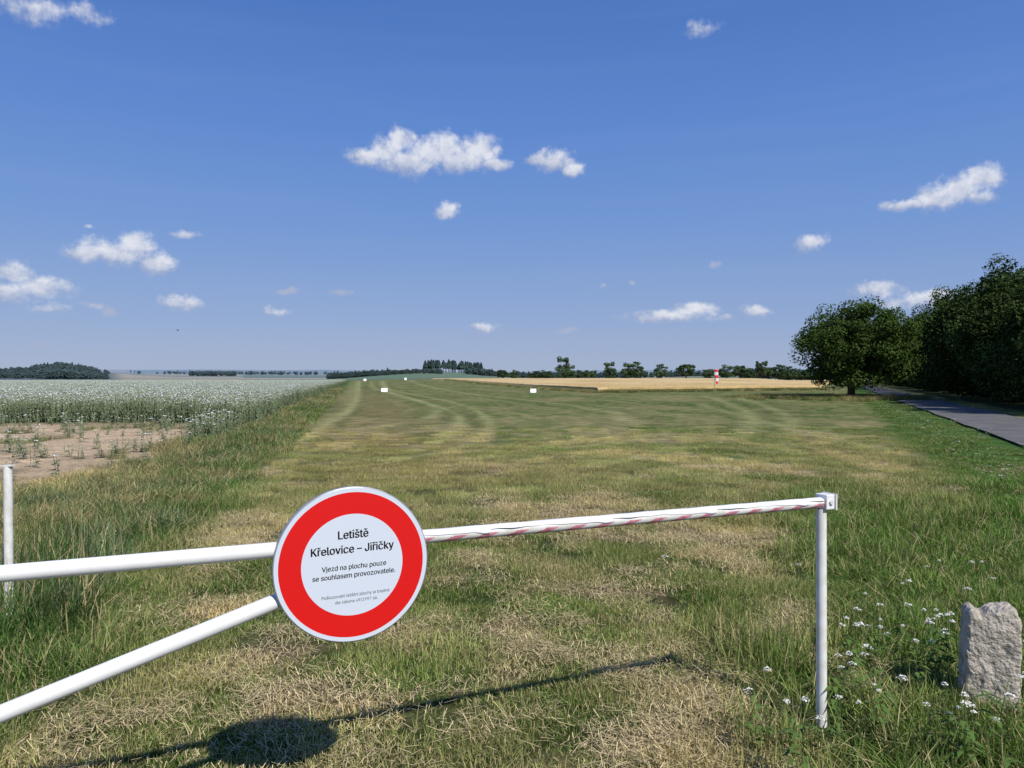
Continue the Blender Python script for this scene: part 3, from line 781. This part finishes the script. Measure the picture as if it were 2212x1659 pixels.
# ---------------------------------------------------------------- stone
n = 48; W, D, T = .118, .105, .29
me = bpy.data.meshes.new('milestone')
bm = bmesh.new(); bmesh.ops.create_cube(bm, size=2)
bmesh.ops.subdivide_edges(bm, edges=bm.edges[:], cuts=n, use_grid_fill=True)
for v in bm.verts:
    x, y, z = v.co; p = 14
    l = (abs(x)**p+abs(y)**p+abs(z)**p)**(1/p); x, y, z = x/l, y/l, z/l
    tz = (z+1)/2; tp = 1.0-.03*tz-.04*tz**10
    q = Vector((x*W*tp, y*D*tp, z*T))
    if z > .5:
        f = (z-.5)/.5
        q.z += f*(.012*math.sin(x*2.6-.4)-.022*math.exp(-((x+.42)/.2)**2)-.02*max(0, -x-.8)*4-.02*max(0, x-.8)*4)
    d = .006*mn.fractal(q*8, 1, 2, 4)+.008*mn.fractal(q*24, 1, 2, 5)-.004*abs(mn.noise(q*50))+.003*mn.noise(q*110)
    v.co = q+Vector((x, y, z)).normalized()*d
bm.to_mesh(me); bm.free(); me.materials.append(M_stone)
me.polygons.foreach_set('use_smooth', np.ones(len(me.polygons), bool))
o = obj('milestone', me); o.location = (2.318, 3.72, .205); o.rotation_euler = (0, math.radians(1), math.radians(-22))

# ---------------------------------------------------------------- runway markers, windsock, bird
def marker(x, y, w, h, rz=0):
    e = empty('runway_marker'); z = float(gz(x, y)); e.location = (x, y, z+.02); e.rotation_euler = (0, 0, rz)
    V = [(-w/2, -.22, 0), (w/2, -.22, 0), (w/2, .22, 0), (-w/2, .22, 0), (-w/2, -.03, h), (w/2, -.03, h), (w/2, .03, h), (-w/2, .03, h)]
    F = [(0, 1, 5, 4), (2, 3, 7, 6), (1, 2, 6, 5), (3, 0, 4, 7), (4, 5, 6, 7)]
    part('panel', [(V, F)], M_winwhite, e, False)
    part('foot', [box((-w/2+.05, 0, .01), (.05, .6, .04)), box((w/2-.05, 0, .01), (.05, .6, .04))], M_alu, e, False)
marker(-15.2, 91.5, .74, .46, .1); marker(2.4, 86.5, .66, .45, -.05)
marker(-67, 350, 1.3, 1.0); marker(-48.5, 350, 1.1, 1.0)
ws = empty('windsock'); ws.location = (25.2, 95, 0)
part('mast', [tube((-.12, 0, 0), (-.12, 0, 2.85), .035, .03, 10)], M_alu, ws)
zs = [2.74, 2.41, 2.03, 1.65, 1.28, .95]; rr = [.27, .25, .23, .19, .16, .13]; xo = [.05, .06, .08, .12, .14, .13]
for i in range(5):
    V = []; F = []; n = 18; st = 5
    for a in range(st+1):
        t = a/st; z = zs[i]*(1-t)+zs[i+1]*t; r_ = rr[i]*(1-t)+rr[i+1]*t; x_ = xo[i]*(1-t)+xo[i+1]*t
        for b in range(n):
            q = 2*math.pi*b/n; k_ = 1+.14*math.sin(3*q+z*2)
            V.append((x_+r_*k_*math.cos(q), -.05+r_*.6*k_*math.sin(q), z))
    for a in range(st):
        for b in range(n): F.append((a*n+b, a*n+(b+1) % n, (a+1)*n+(b+1) % n, (a+1)*n+b))
    part('sock_band_%d' % (i+1), [(V, F)], M_winred if i % 2 == 0 else M_winwhite, ws)
part('hoop', [tube((-.22+.05, -.05, 2.76), (.32, -.05, 2.76), .015, n=8)], M_alu, ws)

bird = empty('bird'); bird.location = (-17.4, 40, 4.12); bird.rotation_euler = (0, .15, .5)
Vb = []; Fb = []; nn = 8
prof = [(-.075, .002), (-.05, .012), (-.02, .020), (.015, .022), (.04, .014), (.055, .013), (.068, .003)]
for x, r_ in prof:
    for b in range(nn): Vb.append((x, r_*math.cos(b*math.pi/4), r_*.9*math.sin(b*math.pi/4)))
for a in range(len(prof)-1):
    for b in range(nn): Fb.append((a*nn+b, a*nn+(b+1) % nn, (a+1)*nn+(b+1) % nn, (a+1)*nn+b))
part('body', [(Vb, Fb)], M_bird, bird)
part('wings', [([(.02, .01, .01), (-.02, .01, .01), (-.03, .08, .03), (.01, .08, .035), (-.05, .16, .0)], [(0, 1, 2, 3), (3, 2, 4)]), ([(.02, -.01, .01), (-.02, -.01, .01), (-.03, -.08, .03), (.01, -.08, .035), (-.05, -.16, .0)], [(0, 3, 2, 1), (3, 4, 2)]), ([(-.07, 0, 0), (-.12, .03, 0), (-.105, 0, 0), (-.12, -.03, 0)], [(0, 1, 2, 3)])], M_bird, bird, False)

# ---------------------------------------------------------------- light
SUN = Vector((.505, -.734, .956)).normalized()
elev = math.asin(SUN.z); azim = math.atan2(SUN.x, SUN.y)
sl = bpy.data.lights.new('sun', 'SUN'); sl.energy = 5.0; sl.angle = math.radians(.53); sl.color = (1, .955, .88)
so = obj('sun', sl); so.rotation_euler = SUN.to_track_quat('Z', 'Y').to_euler()

# ---------------------------------------------------------------- sky with clouds
w = bpy.data.worlds.new('World'); scene.world = w; w.use_nodes = True; nt = w.node_tree
try: w.cycles.sampling_method = 'MANUAL'; w.cycles.sample_map_resolution = 512
except Exception as ex: print('WORLD', ex)
bg = nt.nodes['Background']; bg.inputs['Strength'].default_value = .1
sky = N(nt, 'ShaderNodeTexSky', sky_type='NISHITA'); sky.sun_disc = False
sky.sun_elevation = elev; sky.sun_rotation = azim; sky.altitude = 500; sky.air_density = 1.0; sky.dust_density = .6; sky.ozone_density = 2.0
# bearing table -> azimuth / elevation of each cloud lobe (centre, half sizes, thinness)
CL = [(795, 345, 45, 20, .05), (835, 325, 38, 26, .05), (866, 300, 28, 24, .1), (880, 352, 62, 28, 0), (925, 335, 50, 34, 0), (965, 322, 44, 34, 0), (1035, 325, 44, 36, 0), (1000, 350, 80, 26, 0), (1070, 355, 40, 14, 0),
      (1198, 350, 46, 22, 0), (1235, 368, 28, 16, .05), (1160, 349, 26, 11, .2), (962, 456, 30, 20, .0),
      (2122, 386, 42, 28, 0), (2075, 408, 55, 30, 0), (2020, 430, 58, 28, .0), (1955, 446, 58, 13, .1), (2118, 428, 40, 16, .4),
      (1745, 527, 42, 20, .25), (1548, 568, 19, 10, .35), (235, 545, 92, 27, .05), (298, 532, 42, 28, .02), (185, 550, 56, 18, .1), (345, 570, 36, 26, .05),
      (400, 510, 38, 11, .4), (30, 590, 52, 26, .3), (90, 620, 80, 24, .25), (20, 632, 60, 22, .3), (105, 665, 60, 13, .42), (200, 660, 30, 9, .45), (238, 672, 24, 11, .4),
      (395, 655, 52, 18, .25), (622, 629, 26, 8, .1), (1045, 707, 36, 11, .2), (1225, 716, 26, 7, .25), (1440, 684, 98, 13, .15), (1495, 668, 58, 14, .1), (1632, 668, 32, 11, .25), (1560, 684, 30, 9, .4),
      (1890, 628, 60, 19, .3), (2000, 645, 66, 22, .1), (1930, 655, 50, 15, .35), (70, 25, 100, 34, .45), (190, 32, 60, 24, .52), (1515, 63, 50, 18, .55), (1303, 614, 9, 6, .3), (1368, 612, 10, 6, .3),
      (80, 743, 26, 9, .45), (620, 747, 20, 5, .45), (595, 672, 40, 11, .52), (738, 630, 24, 7, .48), (190, 496, 20, 6, .55)]
tc = N(nt, 'ShaderNodeTexCoord'); sx = N(nt, 'ShaderNodeSeparateXYZ'); L(nt, tc.outputs['Generated'], sx.inputs[0])
az = mathn(nt, 'ARCTAN2', sx.outputs[0], sx.outputs[1]); el = mathn(nt, 'ARCSINE', sx.outputs[2])
P_ = N(nt, 'ShaderNodeCombineXYZ'); L(nt, az, P_.inputs[0]); L(nt, el, P_.inputs[1]); P0 = P_.outputs[0]
nz = N(nt, 'ShaderNodeTexNoise'); nz.inputs['Scale'].default_value = 36; nz.inputs['Detail'].default_value = 5; nz.inputs['Roughness'].default_value = .55
L(nt, P0, nz.inputs['Vector'])
cen = N(nt, 'ShaderNodeVectorMath', operation='SUBTRACT'); L(nt, nz.outputs['Color'], cen.inputs[0]); cen.inputs[1].default_value = (.5, .5, .5)
scn = N(nt, 'ShaderNodeVectorMath', operation='MULTIPLY'); L(nt, cen.outputs[0], scn.inputs[0]); scn.inputs[1].default_value = (.034, .020, 0)
wp = N(nt, 'ShaderNodeVectorMath', operation='ADD'); L(nt, P0, wp.inputs[0]); L(nt, scn.outputs[0], wp.inputs[1])
cur = None; cur2 = None
for cx, cy, a, b, pen in CL:
    u = (cx-1106)/1659; v = (818-cy)/1659
    a_ = math.atan(u); e_ = math.atan(v*math.cos(a_)); sa = a*1.3/1659*math.cos(a_)**2; sb = b*1.3/1659*math.cos(a_)
    ma = N(nt, 'ShaderNodeVectorMath', operation='MULTIPLY_ADD'); L(nt, wp.outputs[0], ma.inputs[0])
    ma.inputs[1].default_value = (1/sa, 1/sb, 0); ma.inputs[2].default_value = (-a_/sa, -e_/sb, pen)
    ln = N(nt, 'ShaderNodeVectorMath', operation='LENGTH'); L(nt, ma.outputs[0], ln.inputs[0])
    cur = ln.outputs['Value'] if cur is None else mathn(nt, 'MINIMUM', cur, ln.outputs['Value'])
    if a*b > 330:
        m2 = N(nt, 'ShaderNodeVectorMath', operation='MULTIPLY_ADD'); L(nt, wp.outputs[0], m2.inputs[0])
        m2.inputs[1].default_value = (1/sa, 1/sb, 0); m2.inputs[2].default_value = (-a_/sa-.25, -e_/sb-.6, pen)
        l2 = N(nt, 'ShaderNodeVectorMath', operation='LENGTH'); L(nt, m2.outputs[0], l2.inputs[0])
        cur2 = l2.outputs['Value'] if cur2 is None else mathn(nt, 'MINIMUM', cur2, l2.outputs['Value'])
nz2 = N(nt, 'ShaderNodeTexNoise'); nz2.inputs['Scale'].default_value = 70; nz2.inputs['Detail'].default_value = 5; nz2.inputs['Roughness'].default_value = .6
L(nt, P0, nz2.inputs['Vector'])
nn_ = mathn(nt, 'SUBTRACT', nz2.outputs['Fac'], .5)
f = mathn(nt, 'ADD', mathn(nt, 'SUBTRACT', 1.0, cur), mathn(nt, 'MULTIPLY', nn_, 1.0))
mr = N(nt, 'ShaderNodeMapRange', interpolation_type='SMOOTHSTEP'); mr.inputs[1].default_value = .03; mr.inputs[2].default_value = .72; L(nt, f, mr.inputs[0])
lit = mathn(nt, 'SUBTRACT', mathn(nt, 'ADD', 1.22, mathn(nt, 'MULTIPLY', nn_, 1.9)), cur2, True)
cm = N(nt, 'ShaderNodeMix', data_type='RGBA'); L(nt, lit, cm.inputs['Factor'])
cm.inputs['A'].default_value = (3.9, 4.5, 6.2, 1); cm.inputs['B'].default_value = (7.8, 8.0, 8.7, 1)
mpn = N(nt, 'ShaderNodeMapping'); mpn.inputs['Rotation'].default_value = (0, 0, math.radians(-17)); mpn.inputs['Scale'].default_value = (1.2, 16, 1)
L(nt, P0, mpn.inputs[0]); nz3 = N(nt, 'ShaderNodeTexNoise'); nz3.inputs['Scale'].default_value = 1.6; nz3.inputs['Detail'].default_value = 3; L(nt, mpn.outputs[0], nz3.inputs['Vector'])
st = N(nt, 'ShaderNodeMapRange'); st.inputs[1].default_value = .5; st.inputs[2].default_value = .8; st.inputs[4].default_value = .05; L(nt, nz3.outputs['Fac'], st.inputs[0])
cr = N(nt, 'ShaderNodeValToRGB'); el_n = mathn(nt, 'DIVIDE', el, math.pi/2); L(nt, el_n, cr.inputs[0])
stops = [(0, (.355, .430, .610)), (.045, (.275, .382, .640)), (.12, (.170, .312, .660)), (.2, (.112, .247, .635)), (.30, (.067, .178, .528)), (.6, (.045, .13, .43)), (1, (.04, .115, .40))]
el_ = cr.color_ramp.elements
while len(el_) < len(stops): el_.new(.5)
for e, (p, c) in zip(el_, stops): e.position = p; e.color = (*c, 1)
crs = N(nt, 'ShaderNodeVectorMath', operation='SCALE'); L(nt, cr.outputs[0], crs.inputs[0]); crs.inputs['Scale'].default_value = 10
tint = N(nt, 'ShaderNodeMix', data_type='RGBA'); tint.inputs['Factor'].default_value = .90
L(nt, sky.outputs[0], tint.inputs['A']); L(nt, crs.outputs[0], tint.inputs['B'])
m0 = N(nt, 'ShaderNodeMix', data_type='RGBA'); L(nt, st.outputs[0], m0.inputs['Factor']); L(nt, tint.outputs['Result'], m0.inputs['A']); m0.inputs['B'].default_value = (5, 5.6, 7, 1)
m1 = N(nt, 'ShaderNodeMix', data_type='RGBA'); L(nt, mathn(nt, 'MULTIPLY', mr.outputs[0], .92), m1.inputs['Factor'])
L(nt, m0.outputs['Result'], m1.inputs['A']); L(nt, cm.outputs['Result'], m1.inputs['B'])
L(nt, m1.outputs['Result'], bg.inputs['Color'])

# ---------------------------------------------------------------- camera
cd = bpy.data.cameras.new('camera'); cd.sensor_width = 36; cd.lens = 27.0; cd.clip_end = 20000; cd.clip_start = .05
co = obj('camera', cd); co.location = (0, 0, H); co.rotation_euler = (math.radians(89.6), 0, 0)
scene.camera = co
scene.view_settings.view_transform = 'Standard'; scene.view_settings.look = 'None'; scene.view_settings.exposure = 0
